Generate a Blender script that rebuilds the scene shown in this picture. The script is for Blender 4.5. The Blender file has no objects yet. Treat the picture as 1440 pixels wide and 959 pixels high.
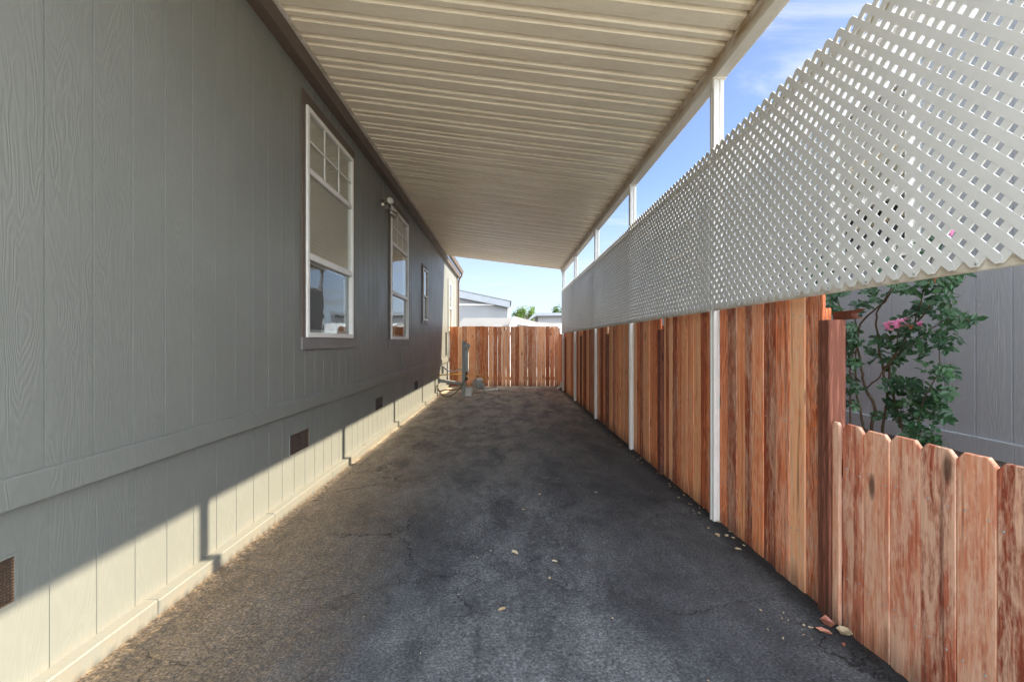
import bpy, math, random
from mathutils import Vector, Matrix, noise as mn
R = math.radians
random.seed(7)
sc = bpy.context.scene
col = sc.collection
F = 660.0; VX = 712.0; VY = 481.0; CH = 1.40     # focal length in photo pixels, vanishing point, eye height

# ------------------------------------------------------------------ node helpers
class NT:
    def __init__(s, nt): s.nt = nt
    def n(s, t, **kw):
        nd = s.nt.nodes.new(t)
        ins = kw.pop('i', {})
        for k, v in kw.items(): setattr(nd, k, v)
        for k, v in ins.items(): s.put(nd.inputs[k], v)
        return nd
    def put(s, sock, v):
        if isinstance(v, bpy.types.NodeSocket): s.nt.links.new(v, sock)
        elif isinstance(v, bpy.types.Node): s.nt.links.new(v.outputs[0], sock)
        else:
            if sock.type == 'RGBA' and not hasattr(v, '__len__'): v = (v, v, v, 1)
            if sock.type == 'RGBA' and len(v) == 3: v = (*v, 1)
            sock.default_value = v
    def math(s, op, a, b=0.0, clamp=False):
        nd = s.n('ShaderNodeMath', operation=op, use_clamp=clamp); s.put(nd.inputs[0], a); s.put(nd.inputs[1], b); return nd.outputs[0]
    def mix(s, f, a, b, blend='MIX'):
        nd = s.n('ShaderNodeMix', data_type='RGBA', blend_type=blend)
        s.put(nd.inputs[0], f); s.put(nd.inputs[6], a); s.put(nd.inputs[7], b); return nd.outputs[2]
    def ramp(s, f, pts, interp='LINEAR'):
        nd = s.n('ShaderNodeValToRGB'); s.put(nd.inputs[0], f); cr = nd.color_ramp; cr.interpolation = interp
        while len(cr.elements) < len(pts): cr.elements.new(0.5)
        for e, (p, c) in zip(cr.elements, pts):
            e.position = p; e.color = (c, c, c, 1) if not hasattr(c, '__len__') else (*c, 1)
        return nd.outputs[0]
    def noise(s, vec, scale=1, detail=4, rough=.55, dist=0.0):
        nd = s.n('ShaderNodeTexNoise'); s.put(nd.inputs['Vector'], vec)
        nd.inputs['Scale'].default_value = scale; nd.inputs['Detail'].default_value = detail
        nd.inputs['Roughness'].default_value = rough; nd.inputs['Distortion'].default_value = dist
        return nd.outputs[0]
    def vec(s, v, scale=(1, 1, 1), off=None):
        nd = s.n('ShaderNodeVectorMath', operation='MULTIPLY'); s.put(nd.inputs[0], v); s.put(nd.inputs[1], scale); o = nd.outputs[0]
        if off is not None:
            a = s.n('ShaderNodeVectorMath', operation='ADD'); s.put(a.inputs[0], o); s.put(a.inputs[1], off); o = a.outputs[0]
        return o
    def pos(s): return s.n('ShaderNodeNewGeometry').outputs['Position']
    def bump(s, h, strength=.3, dist=.01):
        nd = s.n('ShaderNodeBump'); s.put(nd.inputs['Height'], h)
        nd.inputs['Strength'].default_value = strength; nd.inputs['Distance'].default_value = dist
        return nd.outputs[0]

def new_mat(name, f=None, base=(.5, .5, .5), rough=.5, metal=0.0, spec=.5):
    m = bpy.data.materials.new(name); m.use_nodes = True
    nt = m.node_tree; nt.nodes.clear(); t = NT(nt)
    out = t.n('ShaderNodeOutputMaterial'); bs = t.n('ShaderNodeBsdfPrincipled')
    t.put(bs.inputs['Base Color'], base); t.put(bs.inputs['Roughness'], rough); t.put(bs.inputs['Metallic'], metal)
    t.put(bs.inputs['Specular IOR Level'], spec)
    nt.links.new(bs.outputs[0], out.inputs[0])
    if f: f(t, bs, out)
    return m

def grimy(base, amt=.12, rough=.5, scale=3.0, bump=.0, dark=None, spec=.5, stretch=(1, 1, 1)):
    def f(t, bs, out):
        p = t.vec(t.pos(), stretch)
        n1 = t.noise(p, scale, 5, .6); n2 = t.noise(p, scale * 14, 3, .6)
        k = t.math('ADD', t.math('MULTIPLY', n1, .7), t.math('MULTIPLY', n2, .3))
        fac = t.ramp(k, [(.38, 1.0), (.62, 0.0)])
        d = dark or tuple(c * .6 for c in base)
        t.put(bs.inputs['Base Color'], t.mix(t.math('MULTIPLY', fac, amt * 4, True), base, d))
        t.put(bs.inputs['Roughness'], t.ramp(k, [(.3, rough + .12), (.7, rough - .06)]))
        if bump: t.put(bs.inputs['Normal'], t.bump(n2, bump, .003))
    return new_mat('paint', f, base, rough, spec=spec)

def siding_mat(base, rough, seed=0.0):
    def f(t, bs, out):
        p = t.pos()
        xyz = t.n('ShaderNodeSeparateXYZ'); t.put(xyz.inputs[0], p)
        y = xyz.outputs[1]; z = xyz.outputs[2]
        b = t.math('FLOOR', t.math('DIVIDE', t.math('SUBTRACT', y, 1.86), .2185))
        wn = t.n('ShaderNodeTexWhiteNoise', noise_dimensions='1D'); t.put(wn.inputs['W'], t.math('ADD', b, seed))
        r = wn.outputs['Value']
        cv = t.n('ShaderNodeCombineXYZ'); t.put(cv.inputs[0], t.math('ADD', y, t.math('MULTIPLY', r, 7.3)))
        t.put(cv.inputs[1], t.math('ADD', z, t.math('MULTIPLY', r, 31.0))); 
        v = cv.outputs[0]
        warp = t.noise(t.vec(v, (5.5, .95, 1)), 1, 3, .5, .4)
        ring = t.math('SINE', t.math('MULTIPLY', warp, 150.0))
        fine = t.noise(t.vec(v, (260, 9, 1)), 1, 2, .6)
        h = t.math('ADD', t.math('MULTIPLY', ring, .5), t.math('MULTIPLY', fine, .55))
        msk = t.noise(t.vec(v, (9, 1.6, 1)), 1, 2, .5)
        h = t.math('MULTIPLY', h, t.ramp(msk, [(.3, .35), (.62, 1.0)]))
        t.put(bs.inputs['Normal'], t.bump(h, .36, .0016))
        dirt = t.noise(p, 1.7, 5, .6)
        c2 = t.mix(t.ramp(dirt, [(.4, .0), (.75, .5)]), base, tuple(c * .82 for c in base))
        c3 = t.mix(t.math('MULTIPLY', t.ramp(h, [(.1, 1.0), (.5, 0.0)]), .12), c2, tuple(c * .6 for c in base))
        low = t.ramp(z, [(.0, 1.0), (.14, .0)])
        c4 = t.mix(t.math('MULTIPLY', low, t.ramp(t.noise(p, 9, 5, .7), [(.35, .0), (.65, .7)])), c3, (.25, .2, .14))
        t.put(bs.inputs['Base Color'], c4)
        t.put(bs.inputs['Roughness'], t.ramp(dirt, [(.3, rough), (.7, rough + .1)]))
    return new_mat('siding', f, base, rough)

def wood_mat(lo, mid, hi, pale, palef=(.52, .72), gs=1.0, palek=1.0):
    def f(t, bs, out):
        p = t.pos()
        at = t.n('ShaderNodeAttribute', attribute_name='brd', attribute_type='GEOMETRY')
        sp = t.n('ShaderNodeSeparateColor'); t.put(sp.inputs[0], at.outputs['Color'])
        r, g, bb = sp.outputs[0], sp.outputs[1], sp.outputs[2]
        off = t.n('ShaderNodeCombineXYZ'); t.put(off.inputs[0], t.math('MULTIPLY', r, 37.0)); t.put(off.inputs[1], t.math('MULTIPLY', g, 23.0)); t.put(off.inputs[2], t.math('MULTIPLY', r, 61.0))
        pj = t.vec(p, (1, 1, 1), off.outputs[0])
        # knots: sparse voronoi cells warp the grain
        vor = t.n('ShaderNodeTexVoronoi', feature='F1'); t.put(vor.inputs['Vector'], t.vec(pj, (4.6, 4.6, 1.5))); vor.inputs['Scale'].default_value = 1.0
        kd = vor.outputs['Distance']
        knot = t.ramp(kd, [(.06, 1.0), (.115, .0)])
        halo = t.ramp(kd, [(.05, 1.0), (.34, .0)], 'EASE')
        cw = t.noise(t.vec(pj, (7, 7, .8)), 1, 3, .5, .5)
        ring = t.math('SINE', t.math('ADD', t.math('MULTIPLY', cw, 110.0), t.math('MULTIPLY', halo, 16.0)))
        fine = t.noise(t.vec(pj, (130, 130, 3.2)), gs, 4, .65)
        fine2 = t.noise(t.vec(pj, (40, 40, 1.1)), gs, 3, .6, .3)
        gr = t.math('ADD', t.math('MULTIPLY', fine, .5), t.math('ADD', t.math('MULTIPLY', fine2, .4), t.math('MULTIPLY', ring, .055)))
        tone = t.math('ADD', gr, t.math('MULTIPLY', t.math('SUBTRACT', r, .5), .50))
        c = t.ramp(tone, [(.26, lo), (.45, mid), (.66, hi)])
        wpat = t.noise(t.vec(pj, (14, 14, 2.2)), 1, 5, .65, .6)
        mott = t.noise(t.vec(pj, (60, 60, 14)), 1, 4, .7, .4)
        wf = t.math('ADD', t.math('MULTIPLY', wpat, .6), t.math('MULTIPLY', mott, .4))
        wf = t.math('ADD', wf, t.math('MULTIPLY', t.math('SUBTRACT', g, .5), .16))
        pf = t.math('MULTIPLY', t.ramp(wf, [(palef[0], .0), (palef[1], 1.0)]), palek)
        c = t.mix(pf, c, t.mix(fine, tuple(q * .75 for q in pale), tuple(min(1, q * 1.2) for q in pale)))
        dk = t.noise(t.vec(pj, (22, 22, .7)), 1, 3, .6, .3)
        c = t.mix(t.math('MULTIPLY', t.ramp(dk, [(.60, .0), (.72, 1.0)]), .6), c, tuple(q * .35 for q in lo))
        c = t.mix(t.math('MULTIPLY', knot, .8), c, (.045, .02, .015))
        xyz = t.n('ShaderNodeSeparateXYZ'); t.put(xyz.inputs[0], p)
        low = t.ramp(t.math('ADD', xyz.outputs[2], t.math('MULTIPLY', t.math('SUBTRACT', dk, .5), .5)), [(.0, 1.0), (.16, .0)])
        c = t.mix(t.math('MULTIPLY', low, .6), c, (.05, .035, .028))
        c = t.mix(t.math('MULTIPLY', bb, .45), c, t.vec(c, (.5, .5, .55)))
        t.put(bs.inputs['Base Color'], c)
        t.put(bs.inputs['Roughness'], .78)
        h = t.math('SUBTRACT', t.math('ADD', gr, t.math('MULTIPLY', mott, .3)), t.math('MULTIPLY', knot, .5))
        t.put(bs.inputs['Normal'], t.bump(h, .45, .004))
    return new_mat('fence_wood', f, mid, .75, spec=.25)

def roofpan_mat():
    base = (.87, .80, .66)
    def f(t, bs, out):
        p = t.pos()
        n1 = t.noise(t.vec(p, (1.1, 5, 1)), 1.2, 6, .65, .4); n2 = t.noise(t.vec(p, (14, 40, 20)), 1, 4, .6)
        k = t.math('ADD', t.math('MULTIPLY', n1, .65), t.math('MULTIPLY', n2, .35))
        c = t.mix(t.math('MULTIPLY', t.ramp(k, [(.36, 1.0), (.60, 0.0)]), .30), base, (.50, .40, .28))
        xyz = t.n('ShaderNodeSeparateXYZ'); t.put(xyz.inputs[0], p)
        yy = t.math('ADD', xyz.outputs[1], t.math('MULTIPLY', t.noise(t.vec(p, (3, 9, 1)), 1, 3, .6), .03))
        # seam grime, deepened by shade painted into the raised recesses of each pan
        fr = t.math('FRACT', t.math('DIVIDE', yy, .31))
        seam_shade = t.ramp(fr, [(.46, .0), (.49, 1.0), (.61, .9), (.64, .1), (.855, .0), (.875, .9), (.965, .9), (.99, .0)])
        c = t.mix(t.math('MULTIPLY', seam_shade, t.ramp(n1, [(.35, .62), (.65, .34)])), c, (.30, .22, .14))
        edge = t.math('ADD', xyz.outputs[0], t.math('MULTIPLY', t.math('SUBTRACT', t.noise(p, 14, 4, .7), .5), .16))
        e1 = t.ramp(edge, [(.0, .0), (1.0, .0)])
        er = t.n('ShaderNodeMapRange', clamp=True); t.put(er.inputs[0], edge)
        for k_, v_ in zip((1, 2, 3, 4), (1.50, 1.60, 0.0, .6)): er.inputs[k_].default_value = v_
        c = t.mix(er.outputs[0], c, (.30, .18, .07))
        t.put(bs.inputs['Base Color'], c)
        t.put(bs.inputs['Roughness'], t.ramp(k, [(.35, .5), (.65, .33)]))
        t.put(bs.inputs['Normal'], t.bump(t.noise(t.vec(p, (1, 3, 1)), 5, 2, .5), .25, .004))
    return new_mat('painted_metal', f, base, .4)

def beam_mat():
    base = (.76, .73, .66)
    def f(t, bs, out):
        p = t.pos()
        n1 = t.noise(t.vec(p, (12, 3, 12)), 1.6, 6, .7, .5)
        xyz = t.n('ShaderNodeSeparateXYZ'); t.put(xyz.inputs[0], p)
        mr = t.n('ShaderNodeMapRange', clamp=True); t.put(mr.inputs[0], t.math('ADD', xyz.outputs[2], t.math('MULTIPLY', n1, .05)))
        for k_, v_ in zip((1, 2, 3, 4), (3.475, 3.53, 0.0, 1.0)): mr.inputs[k_].default_value = v_
        f1 = t.math('MULTIPLY', mr.outputs[0], t.ramp(n1, [(.35, .95), (.62, .35)]))
        c = t.mix(t.ramp(n1, [(.3, .35), (.55, .0)]), base, (.42, .34, .24))
        c = t.mix(f1, c, (.30, .17, .06))
        t.put(bs.inputs['Base Color'], c); t.put(bs.inputs['Roughness'], .5)
    return new_mat('stained_metal', f, base, .5)

def asphalt_mat():
    def f(t, bs, out):
        p = t.pos()
        xyz = t.n('ShaderNodeSeparateXYZ'); t.put(xyz.inputs[0], p)
        x = xyz.outputs[0]; y = xyz.outputs[1]
        big = t.noise(p, .9, 5, .6, .3); mid = t.noise(t.vec(p, (1, .45, 1)), 3.2, 6, .65, .6); fine = t.noise(p, 26, 5, .7)
        gv = t.n('ShaderNodeTexVoronoi', feature='F1'); t.put(gv.inputs['Vector'], p); gv.inputs['Scale'].default_value = 170
        grit = t.noise(p, 190, 3, .7)
        c = t.ramp(t.math('ADD', t.math('MULTIPLY', mid, .6), t.math('MULTIPLY', big, .4)), [(.34, (.030, .033, .040)), (.52, (.062, .067, .077)), (.68, (.105, .110, .120))])
        # pale scuffed centre strip
        cen = t.n('ShaderNodeMapRange', interpolation_type='SMOOTHSTEP', clamp=True); t.put(cen.inputs[0], t.math('ABSOLUTE', t.math('ADD', x, t.math('ADD', .05, t.math('MULTIPLY', big, -.3)))))
        for k_, v_ in zip((1, 2, 3, 4), (.1, .95, 1.0, .0)): cen.inputs[k_].default_value = v_
        cf = t.math('MULTIPLY', cen.outputs[0], t.ramp(t.math('ADD', t.math('MULTIPLY', mid, .5), t.math('MULTIPLY', fine, .5)), [(.42, .0), (.62, .9)]))
        c = t.mix(cf, c, (.13, .138, .152))
        # tan dust by the house, with warm bounce from the lit wall painted in
        du = t.n('ShaderNodeMapRange', interpolation_type='SMOOTHSTEP', clamp=True); t.put(du.inputs[0], t.math('ADD', x, t.math('MULTIPLY', t.math('SUBTRACT', mid, .5), 1.3)))
        for k_, v_ in zip((1, 2, 3, 4), (-1.75, -.45, 1.0, .0)): du.inputs[k_].default_value = v_
        df = t.math('MULTIPLY', du.outputs[0], t.ramp(t.math('ADD', t.math('MULTIPLY', fine, .6), t.math('MULTIPLY', mid, .4)), [(.36, .15), (.6, .95)]))
        c = t.mix(df, c, (.30, .205, .115))
        # paler and tanner towards the far end
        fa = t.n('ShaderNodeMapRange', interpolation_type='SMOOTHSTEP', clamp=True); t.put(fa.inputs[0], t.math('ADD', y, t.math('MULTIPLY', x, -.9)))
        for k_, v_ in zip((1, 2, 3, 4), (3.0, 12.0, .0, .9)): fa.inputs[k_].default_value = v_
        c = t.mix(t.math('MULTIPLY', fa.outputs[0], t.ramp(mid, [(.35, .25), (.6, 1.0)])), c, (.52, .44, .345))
        # oil stains
        st = t.noise(t.vec(p, (1, .7, 1), (3.3, 1.2, 0)), 1.25, 3, .5, .2)
        c = t.mix(t.math('MULTIPLY', t.ramp(st, [(.60, .0), (.70, 1.0)]), .5), c, (.024, .026, .034))
        # coarse stone specks
        sp = t.ramp(gv.outputs['Distance'], [(.16, 1.0), (.32, .0)])
        spm = t.ramp(t.noise(p, 60, 2, .5), [(.50, .0), (.60, 1.0)])
        c = t.mix(t.math('MULTIPLY', t.math('MULTIPLY', sp, spm), .55), c, (.26, .25, .24))
        # cracks
        wv = t.n('ShaderNodeVectorMath', operation='ADD'); t.put(wv.inputs[0], p)
        nz = t.n('ShaderNodeTexNoise'); t.put(nz.inputs['Vector'], p); nz.inputs['Scale'].default_value = 2.6; nz.inputs['Detail'].default_value = 6; nz.inputs['Roughness'].default_value = .65
        t.put(wv.inputs[1], t.vec(nz.outputs['Color'], (.75, .75, .75)))
        cr = t.n('ShaderNodeTexVoronoi', feature='DISTANCE_TO_EDGE'); t.put(cr.inputs['Vector'], wv); cr.inputs['Scale'].default_value = .95
        cm = t.ramp(t.noise(t.vec(p, (1, .8, 1), (1.7, 4.4, 0)), .8, 3, .6), [(.47, .0), (.60, 1.0)])
        ck = t.math('MULTIPLY', t.ramp(cr.outputs['Distance'], [(.002, 1.0), (.012, .0)]), cm)
        c = t.mix(t.math('MULTIPLY', ck, .85), c, (.008, .008, .009))
        agg = t.ramp(t.noise(p, 75, 4, .75), [(.34, .40), (.5, .95), (.66, 1.9)])
        ag2 = t.ramp(t.noise(t.vec(p, (1, .6, 1)), 11, 6, .7, .3), [(.33, .80), (.66, 1.22)])
        c = t.vec(t.vec(c, agg), ag2)
        # fresh black sealer by the fence
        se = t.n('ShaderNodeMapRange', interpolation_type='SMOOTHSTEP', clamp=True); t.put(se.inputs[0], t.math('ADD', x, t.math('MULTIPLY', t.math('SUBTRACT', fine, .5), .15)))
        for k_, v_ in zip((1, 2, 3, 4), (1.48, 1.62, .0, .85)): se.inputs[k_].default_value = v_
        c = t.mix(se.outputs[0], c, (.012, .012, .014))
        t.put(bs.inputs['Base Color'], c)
        t.put(bs.inputs['Roughness'], t.ramp(mid, [(.3, .62), (.7, .85)]))
        h = t.math('ADD', t.math('MULTIPLY', grit, .6), t.math('ADD', t.math('MULTIPLY', gv.outputs['Distance'], .3), t.math('MULTIPLY', fine, .8)))
        h = t.math('SUBTRACT', h, t.math('MULTIPLY', ck, 1.6))
        t.put(bs.inputs['Normal'], t.bump(h, .8, .005))
    return new_mat('asphalt', f, (.05, .05, .05), .8, spec=.35)

def glass_mat():
    def f(t, bs, out):
        lp = t.n('ShaderNodeBsdfTransparent'); lp.inputs[0].default_value = (.95, .97, .96, 1)
        gl = t.n('ShaderNodeBsdfGlossy'); gl.inputs['Roughness'].default_value = .015
        t.put(gl.inputs['Normal'], t.bump(t.noise(t.vec(t.pos(), (1, 2, 3)), 2.2, 2, .5), .18, .004))
        ge = t.n('ShaderNodeNewGeometry'); dt = t.n('ShaderNodeVectorMath', operation='DOT_PRODUCT'); t.put(dt.inputs[0], ge.outputs['Normal']); t.put(dt.inputs[1], ge.outputs['Incoming'])
        fr = t.math('ADD', t.math('MULTIPLY', t.math('POWER', t.math('SUBTRACT', 1.0, t.math('ABSOLUTE', dt.outputs['Value'])), 5.0), .9), .05)
        k = t.math('MULTIPLY', fr, 1.0, True)
        mx = t.n('ShaderNodeMixShader'); t.put(mx.inputs[0], k); t.put(mx.inputs[1], lp.outputs[0]); t.put(mx.inputs[2], gl.outputs[0])
        t.nt.links.new(mx.outputs[0], out.inputs[0])
    return new_mat('glass', f)

def leaf_mat(a, b, tr=.25):
    def f(t, bs, out):
        at = t.n('ShaderNodeAttribute', attribute_name='brd', attribute_type='GEOMETRY')
        sp = t.n('ShaderNodeSeparateColor'); t.put(sp.inputs[0], at.outputs['Color'])
        c = t.mix(sp.outputs[0], a, b)
        t.put(bs.inputs['Base Color'], c); t.put(bs.inputs['Roughness'], .42)
        tl = t.n('ShaderNodeBsdfTranslucent'); t.put(tl.inputs[0], t.vec(c, (1.3, 1.5, .8)))
        mx = t.n('ShaderNodeMixShader'); mx.inputs[0].default_value = tr
        t.nt.links.new(bs.outputs[0], mx.inputs[1]); t.nt.links.new(tl.outputs[0], mx.inputs[2]); t.nt.links.new(mx.outputs[0], out.inputs[0])
    return new_mat('leaf', f)

M = dict(
    siding=siding_mat((.192, .198, .180), .42), siding2=siding_mat((.29, .31, .335), .45, 50.0),
    brown=grimy((.115, .085, .068), .08, .55, 3, .2), sill=grimy((.20, .185, .18), .08, .5, 4, .2),
    white=grimy((.80, .79, .76), .06, .4, 3), post=grimy((.82, .82, .81), .10, .38, 2.2, stretch=(1, 1, .4)),
    lattice=grimy((.66, .668, .672), .06, .42, 1.3), rail=grimy((.70, .67, .61), .15, .5, 8, dark=(.36, .27, .17)),
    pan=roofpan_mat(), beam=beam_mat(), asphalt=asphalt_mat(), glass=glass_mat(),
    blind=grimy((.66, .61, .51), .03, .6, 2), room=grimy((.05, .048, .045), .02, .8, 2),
    screen=grimy((.06, .06, .06), .02, .7, 3), vent=grimy((.06, .05, .045), .1, .6, 30), rust=grimy((.30, .17, .09), .2, .8, 20),
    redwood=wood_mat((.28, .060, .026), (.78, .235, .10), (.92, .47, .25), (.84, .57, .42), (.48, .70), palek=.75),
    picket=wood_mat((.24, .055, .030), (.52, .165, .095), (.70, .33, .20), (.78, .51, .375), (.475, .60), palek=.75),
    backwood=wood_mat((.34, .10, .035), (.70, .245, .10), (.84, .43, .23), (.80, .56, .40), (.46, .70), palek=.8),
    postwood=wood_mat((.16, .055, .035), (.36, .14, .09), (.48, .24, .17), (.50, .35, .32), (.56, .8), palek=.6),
    galv=grimy((.36, .38, .37), .1, .45, 8), galvd=grimy((.30, .33, .32), .12, .5, 8), pale=grimy((.62, .61, .58), .1, .5, 8),
    yellow=grimy((.72, .40, .08), .06, .4, 8), cord=grimy((.13, .115, .06), .05, .5, 8), black=grimy((.03, .03, .03), .05, .5, 8), chrome=new_mat('chrome', None, (.38, .36, .32), .35, .9),
    bounce_concrete=grimy((.60, .565, .50), .06, .85, 2, .4), concrete=grimy((.40, .37, .33), .15, .85, 4, .4), soil=grimy((.11, .085, .06), .15, .95, 3, .6),
    field=grimy((.14, .13, .10), .15, .95, .4, .3),
    hroof=grimy((.15, .148, .148), .1, .7, 1), hwall=grimy((.20, .20, .205), .04, .6, 1), hfascia=grimy((.24, .25, .27), .05, .5, 2), hwhite=grimy((.78, .78, .77), .05, .5, 2),
    leaf=leaf_mat((.014, .048, .018), (.035, .10, .030)), stem=grimy((.10, .12, .045), .2, .7, 30), cane=grimy((.09, .06, .035), .2, .8, 30),
    pink=leaf_mat((.74, .20, .50), (.85, .45, .70), .3), salmon=leaf_mat((.68, .24, .20), (.75, .42, .32), .3),
    tleaf=leaf_mat((.045, .085, .02), (.13, .20, .045), .3), bark=grimy((.12, .09, .06), .2, .9, 10),
    dry=leaf_mat((.42, .30, .17), (.62, .52, .38), .1), dryred=leaf_mat((.35, .10, .08), (.50, .22, .15), .1), lamp=new_mat('lens', None, (.7, .7, .65), .15),
)

# ------------------------------------------------------------------ mesh helpers
class MB:
    def __init__(s): s.v = []; s.f = []; s.c = []; s.sm = []
    def face(s, pts, rnd=None, smooth=False):
        i = len(s.v); s.v += [Vector(p) for p in pts]; s.f.append(list(range(i, i + len(pts)))); s.c.append(rnd or (0, 0, 0)); s.sm.append(smooth)
    def poly(s, verts, faces, rnd=None, smooth=False):
        i = len(s.v); s.v += [Vector(p) for p in verts]
        for f in faces: s.f.append([k + i for k in f]); s.c.append(rnd or (0, 0, 0)); s.sm.append(smooth)
    def box(s, x0, x1, y0, y1, z0, z1, rnd=None, bev=0.0):
        if x0 > x1: x0, x1 = x1, x0
        if y0 > y1: y0, y1 = y1, y0
        if z0 > z1: z0, z1 = z1, z0
        b = bev
        if b <= 0:
            vs = [(x, y, z) for z in (z0, z1) for y in (y0, y1) for x in (x0, x1)]
            s.poly(vs, [(0, 2, 3, 1), (4, 5, 7, 6), (0, 1, 5, 4), (1, 3, 7, 5), (3, 2, 6, 7), (2, 0, 4, 6)], rnd); return
        def ring(z, i):
            a0, a1, c0, c1 = x0 + i, x1 - i, y0 + i, y1 - i
            return [(a0 + b, c0, z), (a1 - b, c0, z), (a1, c0 + b, z), (a1, c1 - b, z), (a1 - b, c1, z), (a0 + b, c1, z), (a0, c1 - b, z), (a0, c0 + b, z)]
        vs = ring(z0, b * .6) + ring(z0 + b, 0) + ring(z1 - b, 0) + ring(z1, b * .6)
        fs = [tuple(range(7, -1, -1)), tuple(range(24, 32))]
        for k in range(3):
            for j in range(8): fs.append((k * 8 + j, k * 8 + (j + 1) % 8, k * 8 + 8 + (j + 1) % 8, k * 8 + 8 + j))
        s.poly(vs, fs, rnd)
    def prism(s, prof, axis, a0, a1, rnd=None):
        # prof: list of (p,q) ; axis 'y': (x,z) extruded along y ; 'x': (y,z) ; 'z': (x,y)
        def P(p, q, a): return {'y': (p, a, q), 'x': (a, p, q), 'z': (p, q, a)}[axis]
        n = len(prof); vs = [P(p, q, a0) for p, q in prof] + [P(p, q, a1) for p, q in prof]
        fs = [tuple(range(n)), tuple(range(2 * n - 1, n - 1, -1))] + [(i, (i + 1) % n, n + (i + 1) % n, n + i) for i in range(n)]
        s.poly(vs, fs, rnd)
    def tube(s, pts, r, seg=8, rnd=None, r2=None, cap=True):
        pts = [Vector(p) for p in pts]; n = len(pts); vs = []; up = Vector((.13, .27, .95)).normalized(); pu = None
        for i, p in enumerate(pts):
            d = (pts[min(i + 1, n - 1)] - pts[max(i - 1, 0)]).normalized()
            u = (pu - d * pu.dot(d)) if pu else (up.cross(d) if abs(up.dot(d)) < .95 else Vector((1, 0, 0)).cross(d))
            u.normalize(); pu = u; w = d.cross(u)
            rr = r if r2 is None else r + (r2 - r) * i / (n - 1)
            for k in range(seg):
                a = 2 * math.pi * k / seg; vs.append(p + (u * math.cos(a) + w * math.sin(a)) * rr)
        fs = [(i * seg + k, i * seg + (k + 1) % seg, (i + 1) * seg + (k + 1) % seg, (i + 1) * seg + k) for i in range(n - 1) for k in range(seg)]
        s.poly(vs, fs, rnd, True)
        if cap:
            s.poly(vs[:seg][::-1], [tuple(range(seg))], rnd); s.poly(vs[-seg:], [tuple(range(seg))], rnd)
    def lathe(s, prof, c, axis=(0, 0, 1), seg=16, rnd=None):
        a = Vector(axis).normalized(); u = a.orthogonal().normalized(); w = a.cross(u); c = Vector(c); vs = []
        for r, h in prof:
            for k in range(seg):
                t = 2 * math.pi * k / seg; vs.append(c + a * h + (u * math.cos(t) + w * math.sin(t)) * max(r, 1e-4))
        fs = [(i * seg + k, i * seg + (k + 1) % seg, (i + 1) * seg + (k + 1) % seg, (i + 1) * seg + k) for i in range(len(prof) - 1) for k in range(seg)]
        s.poly(vs, fs, rnd, True)
    def build(s, name, mat, parent=None, org=None):
        me = bpy.data.meshes.new(name)
        o0 = Vector(org) if org is not None else (Vector(parent['_o']) if parent is not None and '_o' in parent else Vector((0, 0, 0)))
        me.from_pydata([tuple(p - o0) for p in s.v], [], s.f); me.update()
        me.polygons.foreach_set('use_smooth', s.sm)
        at = me.color_attributes.new('brd', 'FLOAT_COLOR', 'CORNER'); buf = []
        for f, c in zip(s.f, s.c): buf += [c[0], c[1], c[2], 1.0] * len(f)
        at.data.foreach_set('color', buf)
        me.materials.append(M[mat] if isinstance(mat, str) else mat)
        o = bpy.data.objects.new(name, me); col.objects.link(o)
        if parent is not None: o.parent = parent; o['_o'] = tuple(o0)
        else: o.location = o0; o['_o'] = tuple(o0)
        return o

def tag(o, label=None, cat=None, group=None, kind=None):
    if label: o['label'] = label
    if cat: o['category'] = cat
    if group: o['group'] = group
    if kind: o['kind'] = kind
    return o
def thing(name, loc, label, cat, group=None):
    e = bpy.data.objects.new(name, None); col.objects.link(e); e.location = loc; e['_o'] = tuple(loc); e.empty_display_size = .2
    return tag(e, label, cat, group)
def px(x, y, X):
    Y = F * X / (x - VX); return Vector((X, Y, CH - (y - VY) * Y / F))
def pd(x, y, Y):
    return Vector(((x - VX) * Y / F, Y, CH - (y - VY) * Y / F))
def rb(): return (random.random(), random.random(), 0.0)
def sstep(a, b, x):
    t = max(0, min(1, (x - a) / (b - a))); return t * t * (3 - 2 * t)

# ------------------------------------------------------------------ ground
g = MB(); g.face([(-900, -300, -.06), (900, -300, -.06), (900, 2500, -.06), (-900, 2500, -.06)])
tag(g.build('ground', 'field'), kind='structure')
g = MB(); g.face([(1.72, -6, -.012), (3.3, -6, -.012), (3.3, 15.2, -.012), (1.72, 15.2, -.012)])
tag(g.build('soil_bed', 'soil'), kind='structure')
g = MB(); g.face([(-12, 14.9, -.03), (12, 14.9, -.03), (12, 60, -.03), (-12, 60, -.03)])
tag(g.build('yard', 'concrete'), kind='structure')
def gh(x, y):
    h = .006 * mn.noise(Vector((x * .9, y * .6, 0))) + .003 * mn.noise(Vector((x * 5, y * 5, 3)))
    e = sstep(1.50, 1.62, x)
    h += e * (.016 + .014 * mn.noise(Vector((x * 14, y * 9, 7))) + .010 * mn.noise(Vector((x * 40, y * 30, 1))))
    e2 = 1 - sstep(-1.80, -1.68, x)
    h += e2 * (.006 + .008 * mn.noise(Vector((x * 12, y * 7, 11))))
    return h
g = MB(); xs = [-1.84 + i * .03 for i in range(121)]; ys = [.3 + i * .04 for i in range(366)]
nx = len(xs); vs = [(x, y, gh(x, y)) for y in ys for x in xs]
g.poly(vs, [(j * nx + i, j * nx + i + 1, (j + 1) * nx + i + 1, (j + 1) * nx + i) for j in range(len(ys) - 1) for i in range(nx - 1)], smooth=True)
tag(g.build('driveway', 'asphalt'), kind='structure')

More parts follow.
